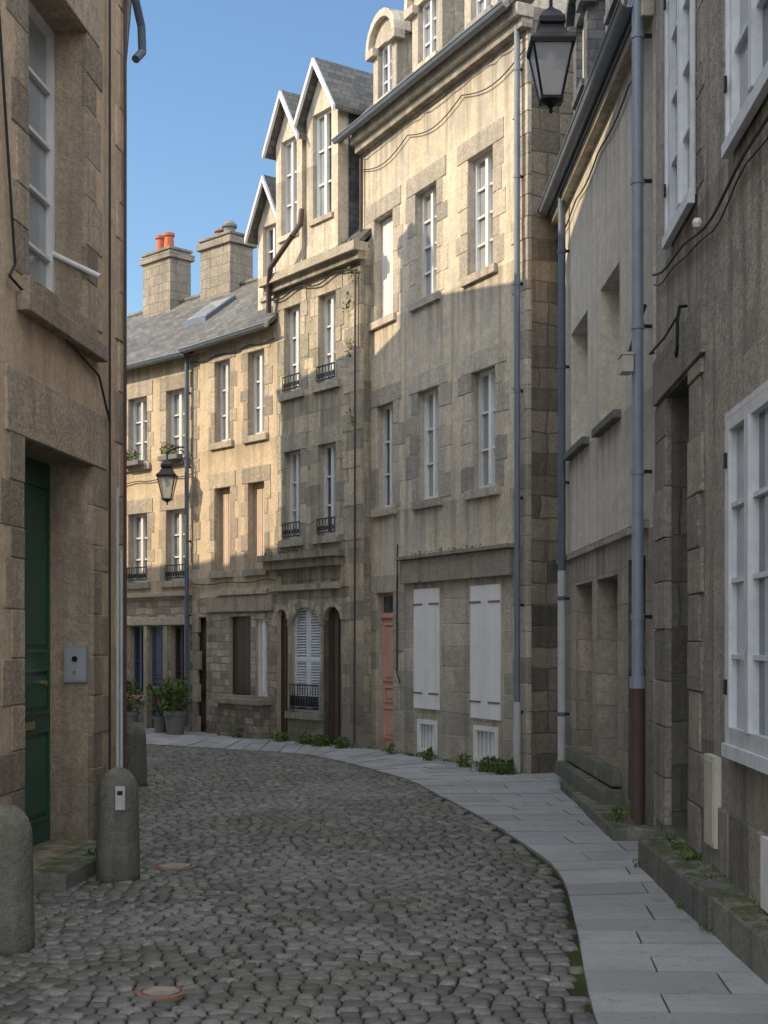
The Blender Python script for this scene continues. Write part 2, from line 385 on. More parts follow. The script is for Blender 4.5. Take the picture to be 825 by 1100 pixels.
            for a,b in((x0-.02,xc-.004),(xc+.004,x1+.02)):
                n=3
                for i in range(n): j.box(a+(b-a)*i/n+.0015,a+(b-a)*(i+1)/n-.0015,y0,y0+.03,z0,z1,m,U(.3,.7))
            for z in(z0+.22,z1-.22):
                for a,b in((x0-.04,xc-.1),(xc+.1,x1+.04)): j.box(a,b,y0-.008,y0-.001,z-.012,z+.012,'rust_ring')
        elif k=='panel':
            m='white_shutter'; j.box(x0,x1,d,d+.02,z0,z1,m,.3)
            for p in((x0-.04,x1+.04,z1-.04,z1+.02),(x0-.04,x1+.04,z0-.02,z0+.04),(x0-.04,x0+.02,z0+.04,z1-.04),(x1-.02,x1+.04,z0+.04,z1-.04)): j.box(p[0],p[1],-.03,.01,p[2],p[3],'white_paint',.6)
            for i in range(1,5): x=x0+(x1-x0)*i/5; j.box(x-.004,x+.004,d-.012,d,z0+.04,z1-.04,'grey_box')
    def roof(s,ridge,ov=.25,mat='slate_roof',gut=True,x0=None,x1=None,yr=None,ze=None):
        L,D,H=s.L,s.D,s.H; a=-.02 if x0 is None else x0; b=L+.02 if x1 is None else x1; yr=D/2 if yr is None else yr
        ze=H if ze is None else ze
        t=.09
        s.rf.add([(a,-ov,ze+.02),(b,-ov,ze+.02),(b,yr,ridge),(a,yr,ridge),(b,D+ov,ze),(a,D+ov,ze),
                  (a,-ov,ze+.02-t),(b,-ov,ze+.02-t),(b,yr,ridge-t),(a,yr,ridge-t),(b,D+ov,ze-t),(a,D+ov,ze-t)],
                 [(0,1,2,3),(3,2,4,5),(6,9,8,7),(9,11,10,8),(0,6,7,1),(5,4,10,11),(0,3,9,6),(3,5,11,9),(1,7,8,2),(2,8,10,4)],mat)
        for x in(.001 if x0 is None else x0,L-.001 if x1 is None else x1): s.w.quad([(x,0,ze-.05),(x,yr,ridge-.1),(x,D,ze-.05)],s.wall)
        s.rf.cyl((a,yr,ridge+.01),(b,yr,ridge+.01),.06,mat)
        if gut: s.gutter(a,b,ze-.03,-ov-.03)
    def gutter(s,a,b,z,y):
        n=8
        for i in range(n):
            t0=math.pi+math.pi*i/n;t1=math.pi+math.pi*(i+1)/n;r=.07
            s.x.quad([(a,y+r*math.cos(t0),z+r*math.sin(t0)),(b,y+r*math.cos(t0),z+r*math.sin(t0)),(b,y+r*math.cos(t1),z+r*math.sin(t1)),(a,y+r*math.cos(t1),z+r*math.sin(t1))],'zinc_mid')
        s.x.cyl((a,y-.073,z),(b,y-.073,z),.012,'zinc_mid',n=6)
    def dormer(s,x0,x1,z0,ze,zp,y0,dep,style='gable',wall=None,roofm='slate_roof',cheek=None,barge='white_paint'):
        wall=wall or s.stone; cheek=cheek or wall; w=s.t; xc=(x0+x1)/2
        jw=(x1-x0)*.2; wz0=z0+(ze-z0)*.28; wz1=ze-.06
        w.box(x0,x0+jw,y0,y0+.2,z0,ze,wall,U(.3,.7)); w.box(x1-jw,x1,y0,y0+.2,z0,ze,wall,U(.3,.7))
        w.box(x0+jw,x1-jw,y0+.004,y0+.2,z0,wz0,wall,U(.3,.7))
        w.box(x0+jw-.06,x1-jw+.06,y0-.04,y0+.02,wz0-.07,wz0+.01,wall,R())
        o=dict(x0=x0+jw,x1=x1-jw,z0=wz0,z1=wz1+.06,dep=y0+.13,kind='win',rows=3,fw=.04); s.fill(o)
        for x,sg in((x0,1),(x1,-1)): s.rf.quad([(x+sg*.004,y0+.2,z0-.3),(x+sg*.004,y0+dep,z0-.3),(x+sg*.004,y0+dep,ze),(x+sg*.004,y0+.2,ze)],cheek)
        if style=='gable':
            w.prism([(x0,ze),(x1,ze),(xc,zp)],y0+.002,y0+.2,wall,.5)
            o=.14; k=(zp-ze)/(xc-x0)
            P=[(x0-o,ze-o*k),(xc,zp),(x1+o,ze-o*k)]
            s.rf.prism([(P[0][0],P[0][1]+.03),(P[1][0],P[1][1]+.03),(P[2][0],P[2][1]+.03),(P[2][0],P[2][1]+.12),(P[1][0],P[1][1]+.13),(P[0][0],P[0][1]+.12)],y0-.14,y0+dep,roofm)
            s.x.prism([(P[0][0],P[0][1]),(P[1][0],P[1][1]),(P[1][0],P[1][1]+.11),(P[0][0],P[0][1]+.10)],y0-.19,y0-.143,barge)
            s.x.prism([(P[1][0],P[1][1]),(P[2][0],P[2][1]),(P[2][0],P[2][1]+.10),(P[1][0],P[1][1]+.11)],y0-.19,y0-.143,barge)
        else:
            n=10; hw=xc-x0; arc=[(xc-hw*math.cos(math.pi*i/n),ze+(zp-ze)*math.sin(math.pi*i/n)) for i in range(n+1)]
            w.prism(arc,y0+.002,y0+.2,wall,.5)
            hw+=.1; out=[(xc-hw*math.cos(math.pi*i/n),ze+(zp-ze+.12)*math.sin(math.pi*i/n)) for i in range(n+1)]
            s.t.prism(arc+out[::-1],y0-.09,y0+.2,wall,.9)
            s.rf.prism(out,y0+.2,y0+dep,'zinc_dark')
            s.t.box(x0-.1,x0+jw,y0-.09,y0+.1,ze-.12,ze+.002,wall,.5); s.t.box(x1-jw,x1+.1,y0-.09,y0+.1,ze-.12,ze+.002,wall,.5)
    def chimney(s,x0,x1,y0,y1,z0,z1,pots=2,m='chimney_stone'):
        s.t.box(x0,x1,y0,y1,z0,z1,m,.5); s.t.box(x0-.06,x1+.06,y0-.06,y1+.06,z1-.18,z1-.05,m,.4); s.t.box(x0-.03,x1+.03,y0-.03,y1+.03,z1+.001,z1+.06,m,.3)
        for i in range(pots):
            x=x0+.28+.3*i; s.x.lathe([(.13,0),(.13,.05),(.115,.06),(.095,.33),(.125,.34),(.125,.4),(.07,.4)],(x,(y0+y1)/2,z1+.06),'terracotta',14)
    def pipe(s,x,z0,z1,m='zinc_pipe',r=.045,y=-.09,rings=5):
        s.x.cyl((x,y,z0),(x,y,z1),r,m,n=14)
        for i in range(rings):
            z=z0+(z1-z0)*(i+.5)/rings; s.x.cyl((x,y,z-.025),(x,y,z+.025),r*1.18,m,n=14); s.x.box(x-.012,x+.012,y,.01,z-.015,z+.015,'dark_iron')
    def quoins(s,x,z0,z1,w=.3,side=-1,h=.3,m=None):
        z=z0;k=0
        while z<z1-.05:
            hh=min(h*U(.8,1.25),z1-z); ww=w*(1 if k%2 else 1.6)*U(.85,1.15); dp=U(.006,.016)
            if side<0: s.t.box(x-ww,x+.012,-dp,.05,z+.003,z+hh-.003,m or s.stone,R())
            else: s.t.box(x-.012,x+ww,-dp,.05,z+.003,z+hh-.003,m or s.stone,R())
            z+=hh;k+=1
    def done(s):
        s.w.obj('walls',s.e); s.t.obj('stone_trim',s.e,bevel=.008); s.j.obj('windows_and_doors',s.e); s.rf.obj('roof',s.e); s.x.obj('fittings',s.e)

# ================================================================ HOUSE B
b=House('tall_stone_townhouse',(-.33,21.9),(1.795,17.43),9.6,6,'plaster_b','stone_b')
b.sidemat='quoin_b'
for x0,x1 in((.42,1.08),(1.82,2.5),(3.4,4.08)): b.op(x0,x1,6.56,8.15,rows=4)
b.ops[0].update(kind='blind',mat='white_shutter'); b.ops[1]['glass']='glass_curtain'; b.ops[2]['glass']='glass_curtain'
for x0,x1 in((.5,1.1),(1.9,2.56),(3.5,4.15)): b.op(x0,x1,3.67,5.26,rows=3)
b.op(.5,1.1,.06,2.4,'door',mat='red_door_paint',sill=False,transom=.35,dep=.1)
b.op(1.86,2.58,.70,2.41,'board',sur=False,sill=False,dep=.1); b.op(3.55,4.28,.64,2.40,'board',sur=False,sill=False,dep=.1)
b.op(1.98,2.48,.09,.52,'panel',sur=False,sill=False,dep=.03); b.op(3.64,4.18,.09,.52,'panel',sur=False,sill=False,dep=.03)
b.build()
b.t.box(1.49,4.62,-.09,.03,2.50,2.84,'trim_e',.1); b.t.box(1.44,4.67,-.14,.02,2.845,2.90,'trim_e',.15)
b.quoins(b.L,0,9.25,.22,-1,m='stone_b')
b.t.box(-.05,b.L+.05,-.12,.04,9.30,9.42,'stone_b',.4); b.t.box(-.05,b.L+.08,-.2,.04,9.42,9.58,'stone_b',.6)
for (xa,xb) in((.02,.28),(1.3,1.8),(2.66,3.48),(4.36,4.62)):
    z=.02
    while z<2.3:
        h=U(.25,.36)
        if xb-xa>.6:
            xm=xa+(xb-xa)*U(.35,.65); b.t.box(xa+U(0,.03),xm-.004,-U(.003,.009),.03,z,z+h-.008,'stone_b',U(.15,.85)); b.t.box(xm+.004,xb-U(0,.03),-U(.003,.009),.03,z,z+h-.008,'stone_b',U(.15,.85))
        else: b.t.box(xa+U(0,.04),xb-U(0,.04),-U(.003,.009),.03,z,z+h-.008,'stone_b',U(.15,.85))
        z+=h
b.roof(13.4,ov=.28,yr=3); b.gutter(-.35,0,9.57,-.31)
b.dormer(.38,1.2,9.6,10.75,11.1,.0,2.4,'arch','stone_b',cheek='plaster_b'); b.dormer(1.72,2.66,9.6,10.85,11.25,.0,2.4,'arch','stone_b',cheek='plaster_b')
b.dormer(3.3,4.2,9.6,10.85,11.25,.0,2.4,'arch','stone_b',cheek='plaster_b')
b.pipe(4.84,.1,9.5,'zinc_mid',.038,rings=7)
b.x.cyl((4.84,-.09,0),(4.84,-.09,.9),.05,'pvc_light')
b.x.path([(1.28,-.03,1.2),(1.28,-.03,2.5),(1.3,-.03,3.1)],.012,'cable_black'); b.x.path([(1.28,-.03,1.2),(1.4,-.04,1.05)],.012,'cable_black')
pts=[(i*b.L/30,-.05,9.24-.04*math.sin(i*.7+math.sin(i))**2) for i in range(31)]
b.x.path(pts,.008,'cable_black',5)
b.x.path([(i*b.L/24,-.04,9.05-.16*math.sin(math.pi*((i/8)%1))) for i in range(25)],.008,'cable_black',5)
b.x.path([(.05,-.06,0.1),(.05,-.06,9.2)],.022,'rust_pipe',8)
b.x.leaves((3.0,-.14,2.91),(1.1,.03,.015),70,.035)
b.done()

# ================================================================ HOUSE E
e=House('narrow_arcaded_townhouse',(-1.86,23.6),(-.36,21.5),7.75,5.5,'stone_e','trim_e')
for x0,x1 in((.33,.85),(1.38,1.9)):
    e.op(x0,x1,5.78,7.22,rows=3,rail=.28,sw=.13,glass='glass_curtain'); e.op(x0,x1,3.34,4.82,rows=3,rail=.28,sw=.13)
e.op(.06,.44,0,2.2,'dark',arch=.18,sur=False,sill=False,dep=.09,rev='stone_d_shaded')
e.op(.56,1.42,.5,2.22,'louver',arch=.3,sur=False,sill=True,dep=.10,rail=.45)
e.op(1.54,2.04,0,2.22,'dark',arch=.22,sur=False,sill=False,dep=.10,rev='stone_d_shaded')
e.build()
e.quoins(e.L,0,7.5,.3,-1); e.quoins(0,2.5,7.5,.16,1)
e.t.box(-.15,2.15,-.24,.03,3.0,3.1,'trim_e',.3); e.t.box(-.1,2.1,-.15,.03,2.86,3.0,'trim_e',.3); e.t.box(-.04,2.05,-.07,.03,2.5,2.6,'trim_e',.5)
e.t.box(-.12,e.L+.1,-.12,.03,7.52,7.64,'trim_e',.4); e.t.box(-.16,e.L+.14,-.22,.03,7.64,7.78,'trim_e',.5)
e.roof(10.6,ov=.1,yr=2.75,gut=False)
e.dormer(.1,.92,7.78,10.0,10.65,-.02,2.6,'gable','plaster_b',cheek='slate_dark'); e.dormer(1.06,1.98,7.78,10.15,10.85,-.02,2.6,'gable','plaster_b',cheek='slate_dark')
e.x.path([(.99,-.07,8.7),(.99,-.1,8.45),(.93,-.22,8.25),(.35,-.28,7.85),(.1,-.16,7.6),(.0,-.1,7.2)],.045,'rust_pipe',10)
e.x.path([(2.5,-.06,.1),(2.52,-.06,7.4)],.018,'rust_pipe')
pts=[(i*e.L/14,-.06,7.42-.05*math.sin(i)) for i in range(15)]; e.x.path(pts,.012,'cable_black',5)
g=e.x
for z in(7.35,6.9,6.2,5.1): g.leaves((2.35+U(-.1,.1),-.06,z),(.08,.06,.16),22,.06)
g.leaves((2.3,-.1,7.8),(.25,.08,.05),50,.05); g.leaves((.9,-.15,3.12),(.5,.06,.03),45,.045); g.leaves((.0,-.15,3.12),(.12,.06,.03),20,.045)
e.done()

# ================================================================ HOUSE F1
f=House('ochre_house',(-3.5,25.6),(-1.8,23.5),7.0,5,'plaster_f','stone_f')
f.op(.74,1.25,5.2,6.66,rows=3,sw=.13); f.op(1.82,2.33,5.2,6.66,rows=3,sw=.13)
f.op(.74,1.25,2.9,4.4,'blind',sw=.13,mat='pink_shutter'); f.op(1.82,2.33,2.9,4.4,'blind',sw=.13,mat='pink_shutter')
f.op(.08,.46,0,2.1,'door',sur=False,sill=False,dep=.1,mat='brown_wood',rev='stone_d_shaded')
f.op(1.22,1.9,.72,2.1,'blind',mat='brown_wood',sur=False,dep=.1); f.op(2.06,2.42,.72,2.05,rows=3,sur=False,dep=.1)
f.build([(2.45,'rubble_f')])
f.t.box(.5,2.6,-.05,.03,2.18,2.46,'stone_f',.3); f.t.box(.9,2.5,-.08,.02,2.47,2.56,'stone_f',.6)
f.t.box(1.1,2.55,-.28,.03,.58,.68,'stone_f',.3); f.t.box(1.15,2.5,-.2,.03,.0,.575,'rubble_f',.4)
f.quoins(0,0,6.9,.14,1)
f.roof(9.5,ov=.2,yr=2.5)
f.dormer(1.75,2.55,7.15,8.85,9.55,.25,2.0,'gable','plaster_b',cheek='slate_dark')
f.x.path([(i*.27,-.04,6.78-.05*abs(math.sin(i*.9))) for i in range(11)],.010,'cable_black',5)
f.x.path([(i*.27,-.04,2.72-.04*abs(math.sin(i*.7))) for i in range(11)],.010,'cable_black',5)
f.done()

# ================================================================ HOUSE F2
h=House('ochre_terraced_house',(-7.5,29.65),(-3.5,25.6),6.95,5,'plaster_f','stone_f')
for x0,x1 in((.9,1.5),(2.2,2.85),(3.62,4.25),(4.86,5.48)):
    h.op(x0,x1,5.05,6.35,rows=3,sw=.13,glass='glass_curtain'); h.op(x0,x1,2.78,4.12,rows=3,sw=.13,rail=.3)
h.op(.9,2.0,0,2.0,'door',sur=False,sill=False)
h.op(2.6,3.3,.6,1.95,rows=2,sur=False,sill=False)
h.op(3.66,4.12,.62,1.95,rows=2,sur=False,sill=True,frame='blue_wood',glass='glass_dark'); h.op(4.3,4.75,.0,1.95,'door',mat='blue_wood',sur=False,sill=False,dep=.08); h.op(5.0,5.42,.25,1.95,'win',frame='brown_wood',rows=2,sur=False,sill=False,glass='glass_dark')
h.build([(2.5,'rubble_f')])
h.t.box(3.3,h.L,-.05,.03,1.97,2.12,'stone_f',.7); h.t.box(0,h.L,-.07,.03,2.5,2.58,'stone_f',.6)
for x in(3.5,4.17,4.82,5.5): h.t.box(x,x+.1,-.03,.03,0,1.968,'stone_f',R())
h.roof(8.95,ov=.2,yr=2.5)
h.chimney(.95,1.95,2.2,2.75,7.5,10.05,2); h.chimney(3.0,4.0,2.2,2.8,7.5,9.95,0)
h.x.lathe([(.12,0),(.12,.2),(.16,.21),(.16,.26),(.08,.34)],(3.6,2.5,10.0),'planter_grey',12)
h.x.lathe([(.1,0),(.1,.16),(.13,.17),(.13,.2),(.07,.24)],(3.3,2.5,10.0),'rust_ring',12)
k=(8.95-6.97)/2.7
def rz(y): return 6.97+(y+.2)*k
def slab(mb,x0,x1,y0,y1,o0,o1,m):
    mb.add([(x0,y0,rz(y0)+o0),(x1,y0,rz(y0)+o0),(x1,y1,rz(y1)+o0),(x0,y1,rz(y1)+o0),(x0,y0,rz(y0)+o1),(x1,y0,rz(y0)+o1),(x1,y1,rz(y1)+o1),(x0,y1,rz(y1)+o1)],[(0,3,2,1),(4,5,6,7),(0,1,5,4),(1,2,6,5),(2,3,7,6),(3,0,4,7)],m)
slab(h.rf,4.0,4.75,1.0,1.75,-.05,.09,'zinc_dark'); slab(h.rf,4.07,4.68,1.07,1.68,.05,.1,'glass_curtain')
h.pipe(5.62,.1,6.9,'zinc_dark',.04)
h.x.path([(3+i*.27,-.04,4.75-.05*abs(math.sin(i*.9))) for i in range(11)],.010,'cable_black',5)
for x in(3.62,4.86):
    h.x.box(x,x+.6,-.2,-.06,5.03,5.11,'planter_grey'); h.x.leaves((x+.3,-.13,5.2),(.3,.09,.08),130,.06)
    for _ in range(16): h.x.leaves((x+U(0,.6),-.15,5.2+U(0,.1)),(.02,.02,.02),3,.035,'petal_pink')
h.done()

# ================================================================ HOUSE C
c=House('rendered_house_with_mansard',(2.2,17.6),(2.26,11.7),7.05,6,'plaster_c','plaster_c')
c.op(1.1,2.35,3.88,5.28,sur=False,dep=.27,sill=False); c.op(3.2,4.3,3.85,5.28,sur=False,dep=.27,sill=False)
c.op(1.5,2.65,.45,2.3,'dark',sur=False,sill=False,dep=.3,rev='stone_c'); c.op(2.95,4.2,.45,2.3,'dark',sur=False,sill=False,dep=.3,rev='stone_c')
c.op(4.75,5.55,.2,2.4,'door',sur=False,sill=False,dep=.3,rev='stone_d_shaded')
c.build([(2.62,'stone_c')])
c.t.box(0,5.7,-.035,.03,2.62,2.70,'stone_c',.5)
for x0,x1,z in((1.0,2.45,3.88),(3.1,4.4,3.85)): c.t.box(x0,x1,-.08,.03,z-.08,z+.004,'kerb_stone',.2)
c.t.box(1.3,4.4,-.10,.03,.28,.44,'kerb_stone',.6); c.t.box(1.2,4.4,-.2,.02,.1,.26,'kerb_stone',.4)
c.t.box(-.05,c.L,-.1,.03,6.9,7.04,'plaster_c',.4)
c.rf.add([(0,-.12,7.06),(c.L,-.12,7.06),(c.L,.55,9.6),(0,.55,9.6),(c.L,3.2,10.6),(0,3.2,10.6),(c.L,6,9),(0,6,9),(0,6,7.06),(c.L,6,7.06)],[(0,1,2,3),(3,2,4,5),(5,4,6,7),(7,6,9,8),(0,3,5,7,8),(1,9,6,4,2)],'slate_dark')
c.gutter(-.05,c.L-.05,7.06,-.2); c.x.box(-.05,c.L-.05,-.13,-.118,6.98,7.16,'zinc_pipe')
for x in(1.4,3.6):
    c.dormer(x,x+1.0,7.5,8.7,9.0,-.02,1.2,'arch','slate_dark',cheek='slate_dark')
c.pipe(.95,.1,7.0,'zinc_dark',.045); c.x.cyl((.95,-.09,.05),(.95,-.09,2.5),.05,'pvc_light',n=14)
c.pipe(5.82,1.25,8.6,'zinc_pipe',.05,rings=6,y=-.12); c.x.cyl((5.82,-.12,.1),(5.82,-.12,1.3),.062,'rust_pipe',n=14); c.x.cyl((5.82,-.12,1.26),(5.82,-.12,1.36),.07,'zinc_pipe',n=14)
c.x.path([(5.82,-.12,.14),(5.8,-.24,.06)],.06,'rust_pipe',12)
c.x.box(5.7,5.9,-.26,-.17,3.92,4.06,'beige_box'); c.x.box(5.69,5.91,-.27,-.165,4.061,4.08,'beige_box')
c.x.path([(5.8,-.2,4.05),(5.79,-.12,4.3),(5.8,-.05,4.5)],.016,'cable_black')
c.x.path([(i*.29,-.03,6.7-.07*abs(math.sin(i*.55))) for i in range(20)],.009,'cable_black',5)
c.done()

# ================================================================ HOUSE D (near right)
d=House('grey_rendered_house',(2.22,11.4),(1.81,2.0),9.0,6,'plaster_d','stone_d','blue_white_paint')
d.op(.55,1.62,.23,3.55,'door',sur=False,sill=False,dep=.38,transom=.8,mat='brown_wood',leaves=2,rev='stone_d_shaded')
d.op(.81,1.85,4.72,6.75,rows=4,dep=.02,fw=.06,sill=False,sw=.16,lh=.3,glass='glass_curtain'); d.op(3.1,4.3,4.62,6.6,rows=4,dep=.02,fw=.06,sill=False,sw=.16,glass='half')
d.op(3.1,4.3,1.05,2.97,rows=4,dep=.0,fw=.07,sill=False,sw=.2,lh=.32,glass='half')
d.op(5.6,6.8,1.05,2.97,rows=4,dep=.02,fw=.07,sill=False,sw=.2); d.op(5.6,6.8,4.62,6.6,rows=4,dep=.02,fw=.06,sill=False,sw=.2)
d.build()
for o in d.ops[1:]:
    d.j.box(o['x0']-.05,o['x1']+.05,-.07,-.022,o['z0']-.08,o['z0']-.002,'blue_white_paint',.5)
    d.j.box(o['x0']-.04,o['x0']-.004,-.05,-.022,o['z0'],o['z1']+.04,'blue_white_paint',.6); d.j.box(o['x1']+.004,o['x1']+.04,-.05,-.022,o['z0'],o['z1']+.04,'blue_white_paint',.6)
    d.j.box(o['x0']-.003,o['x1']+.003,-.05,-.022,o['z1']+.002,o['z1']+.04,'blue_white_paint',.4)
    for zz in(.15,.85):
        z=o['z0']+(o['z1']-o['z0'])*zz
        d.j.box(o['x0']-.012,o['x0']+.03,-.065,-.051,z,z+.09,'dark_iron')
for xa,xb in((.0,.55),(1.62,2.02)):
    z=.22;k=0
    while z<3.5:
        hh=min(U(.3,.42),3.55-z); o_=.05*(k%2); d.t.box(xa+(.006 if xa==0 else -.004),xb+(.004 if xa==0 else o_*2),-U(.012,.028),.04,z+.003,z+hh-.004,'stone_d',R()); z+=hh;k+=1
d.t.box(.05,2.2,-.035,.04,3.56,3.92,'stone_d',.3)
x=2.2
while x<9:
    w_=U(.5,.8); d.t.box(x,x+w_-.008,-U(.015,.025),.03,.2,.62,'stone_d',R()); x+=w_
d.j.box(2.36,2.70,-.045,.0,.36,.93,'beige_box',.7); d.j.box(2.39,2.67,-.05,-.044,.39,.90,'beige_box',.4); d.j.box(3.98,4.4,-.045,.0,.24,.62,'white_paint',.6)
pts=[]
for i in range(22):
    t=i/21; pts.append((.1+t*5.2,-.04,4.62-.10*t-.22*math.sin(t*math.pi)-.03*math.sin(t*17)))
d.x.path(pts,.010,'cable_black')
d.x.path([(p[0],-.03,p[2]-.07-.02*math.sin(p[0]*5)) for p in pts],.006,'cable_black')
d.x.path([(.15,-.04,3.98),(.35,-.10,3.93),(.9,-.07,3.94),(1.45,-.05,4.0)],.010,'cable_black')
d.x.path([(1.55,-.02,4.02),(1.62,-.08,4.0),(1.66,-.10,3.9),(1.66,-.10,3.72),(1.62,-.10,3.65),(1.57,-.10,3.69)],.012,'dark_iron')
d.x.lathe([(.025,0),(.035,.03),(.025,.06)],(2.2,-.06,4.38),'white_paint',10)
d.roof(11.5,ov=.25)
d.done()

# ================================================================ HOUSE A (near left)
a=House('ochre_house_with_green_door',(-3.13,2.0),(-2.166,11.64),10.2,5,'plaster_ochre_a','stone_brown_a')
a.op(7.34,8.84,.12,3.02,'door',dep=.34,mat='green_door_paint',sw=.24,lh=.42,sill=False,leaves=2,rev='stone_brown_a')
a.op(7.42,8.68,4.08,6.3,rows=5,dep=.3,sw=.22,lh=.35,glass='glass_curtain')
a.op(7.42,8.68,7.7,9.4,rows=4,dep=.3,sw=.22)
a.op(3.9,5.2,4.08,6.3,rows=5,dep=.3,sw=.22); a.op(3.9,5.2,1.1,3.0,rows=4,dep=.3,sw=.22); a.op(.8,2.1,4.08,6.3,rows=5,dep=.3,sw=.22)
a.build()
a.quoins(a.L,0,10.0,.16,-1,h=.36,m='plaster_ochre_a')
a.t.box(7.3,8.9,-.3,.3,-.02,.115,'kerb_stone',.4)
a.t.box(7.2,8.95,-.09,.0,3.83,3.96,'stone_brown_a',.4)
a.x.box(8.80,8.838,.04,.22,1.34,1.62,'grey_box'); a.x.box(8.795,8.80,.06,.2,1.36,1.6,'grey_box',1.0); a.x.cyl((8.785,.13,1.52),(8.794,.13,1.52),.022,'dark_iron',n=12)
a.x.cyl((8.785,.13,1.42),(8.794,.13,1.42),.012,'brass',n=10)
a.x.box(8.2,8.42,.31,.318,1.0,1.06,'brass'); a.x.cyl((8.06,.27,1.25),(8.06,.32,1.25),.03,'brass')
a.x.path([(8.66,.28,4.62),(8.64,-.12,4.42)],.02,'white_paint',8); a.x.cyl((8.66,.28,4.5),(8.66,.28,4.9),.015,'white_paint')
for x,r_,z0,z1,m in((9.15,.010,0.4,7.8,'cable_black'),(9.36,.014,0.1,2.9,'pvc_light'),(9.46,.016,.1,2.4,'pvc_light'),(9.58,.014,.1,9,'rust_pipe')): a.x.cyl((x,-.04,z0),(x,-.04,z1),r_,m)
a.x.path([(7.0,-.03,4.0),(8.9,-.03,3.72),(9.15,-.04,3.4)],.01,'cable_black'); a.x.path([(6.6,-.03,6.8),(7.1,-.03,4.1),(7.0,-.03,4.0)],.01,'cable_black')
a.x.path([(9.6,-.1,7.05),(9.75,-.13,6.8),(9.78,-.13,6.6),(9.68,-.1,6.5)],.035,'zinc_dark',10)
a.t.box(8.95,9.07,-.008,.02,3.2,3.28,'pvc_light',.3)
a.roof(12.0,ov=.3)
a.done()
# ================================================================ opposite row (continues behind A)
n0=House('rendered_townhouse',(-2.25,11.85),(-3.2,16.3),9.6,4.5,'plaster_c','stone_b')
for x in(.5,2.4): n0.op(x,x+.8,3.4,5.0); n0.op(x,x+.8,6.1,7.6); n0.op(x,x+.85,.9,2.3,sill=False)
n0.build(); n0.roof(11.2,ov=.1,yr=2.2); n0.done()
n1=House('rendered_townhouse',(-3.2,16.3),(-3.9,19.5),9.3,4.5,'plaster_b','stone_b')
for x in(.3,2.0):
    n1.op(x,x+.8,3.4,5.0); n1.op(x,x+.8,6.1,7.6); n1.op(x,x+.85,.1 if x<1 else .9,2.3,'door' if x<1 else 'win',sill=False)
n1.build(); n1.roof(10.5,ov=.15,yr=2.2); n1.done()
n2=House('rendered_townhouse',(-3.9,19.5),(-7.1,22.75),9.2,4.5,'plaster_c','stone_b')
for x in(.6,2.3): n2.op(x,x+.8,3.4,5.0); n2.op(x,x+.8,6.1,7.6); n2.op(x,x+.85,.9,2.3,sill=False)
n2.build(); n2.roof(10.3,ov=.1,yr=2.2); n2.chimney(.85,1.35,.6,1.2,8,11.1,0); n2.done()
n3=House('rendered_townhouse',(-7.1,22.75),(-12,27.8),6.5,4.5,'plaster_f','stone_f')
for x in(.9,2.9,4.9): n3.op(x,x+.8,3.2,4.7); n3.op(x,x+.85,.9,2.3,sill=False)
n3.build(); n3.roof(8.4,ov=.1,yr=2.2); n3.done()

# ================================================================ ground
g=MB(); S=400
g.quad([(-S,-S,-.06),(S,-S,-.06),(S,S,-.06),(-S,S,-.06)],'earth'); g.obj('ground')
inner=[(.80,0),(.88,4),(.916,6.04),(1.10,8),(1.235,9.7),(1.20,10.8),(.93,13),(.55,15.2),(.2,17),(-.82,19.8),(-1.6,20.95),(-3.8,22.5),(-6.5,25),(-10,28.5)]
outer=[(1.9,0),(2.0,4),(2.1,6),(2.2,8),(2.3,10),(2.4,11),(2.45,13),(2.4,15.2),(2.2,17.5),(-.1,22.1),(-1.6,23.9),(-3.5,26),(-6.5,29),(-10,32.5)]
def smooth(P,n=14):
    out=[]
    for i in range(len(P)-1):
        p0=Vector(P[max(i-1,0)]);p1=Vector(P[i]);p2=Vector(P[i+1]);p3=Vector(P[min(i+2,len(P)-1)])
        for k in range(n):
            t=k/n; out.append(.5*((2*p1)+(p2-p0)*t+(2*p0-5*p1+4*p2-p3)*t*t+(3*p1-p0-3*p2+p3)*t**3))
    out.append(Vector(P[-1])); return out
IN=smooth(inner);OUT=smooth(outer)
bed=MB(); pv=MB()
base=[(p.to_3d(),q.to_3d()) for p,q in zip(IN,OUT)]
mid=[(p+q)/2 for p,q in base]; acc=[0]
for i in range(1,len(mid)): acc.append(acc[-1]+((base[i][0]-base[i-1][0]).length*.6+(mid[i]-mid[i-1]).length*.4))
def at(sv,t):
    sv=max(0,min(acc[-1]-1e-4,sv))
    lo=bisect.bisect_right(acc,sv)-1; lo=min(lo,len(acc)-2); f_=(sv-acc[lo])/(acc[lo+1]-acc[lo]+1e-9)
    p=base[lo][0].lerp(base[lo+1][0],f_); q=base[lo][1].lerp(base[lo+1][1],f_); return p.lerp(q,t),(q-p).length
bed.quad([(-9,-1,-.018),(2.6,-1,-.018),(2.6,33,-.018),(-9,33,-.018)],'sett_bed'); bed.obj('cobblestone_joints')
def slabq(sa,sb,ta,tb,wd,gap=.009):
    gl=.006
    P=[at(sa+gap,ta+gl/wd)[0],at(sa+gap,tb-gl/wd)[0],at(sb-gap,tb-gl/wd)[0],at(sb-gap,ta+gl/wd)[0]]
    z=U(.004,.012); vs=[(p.x,p.y,z) for p in P]+[(p.x,p.y,-.03) for p in P]
    pv.add(vs,[(3,2,1,0),(0,1,5,4),(1,2,6,5),(2,3,7,6),(3,0,4,7)],'paving_slab',R())
sv=0.2; odd=0
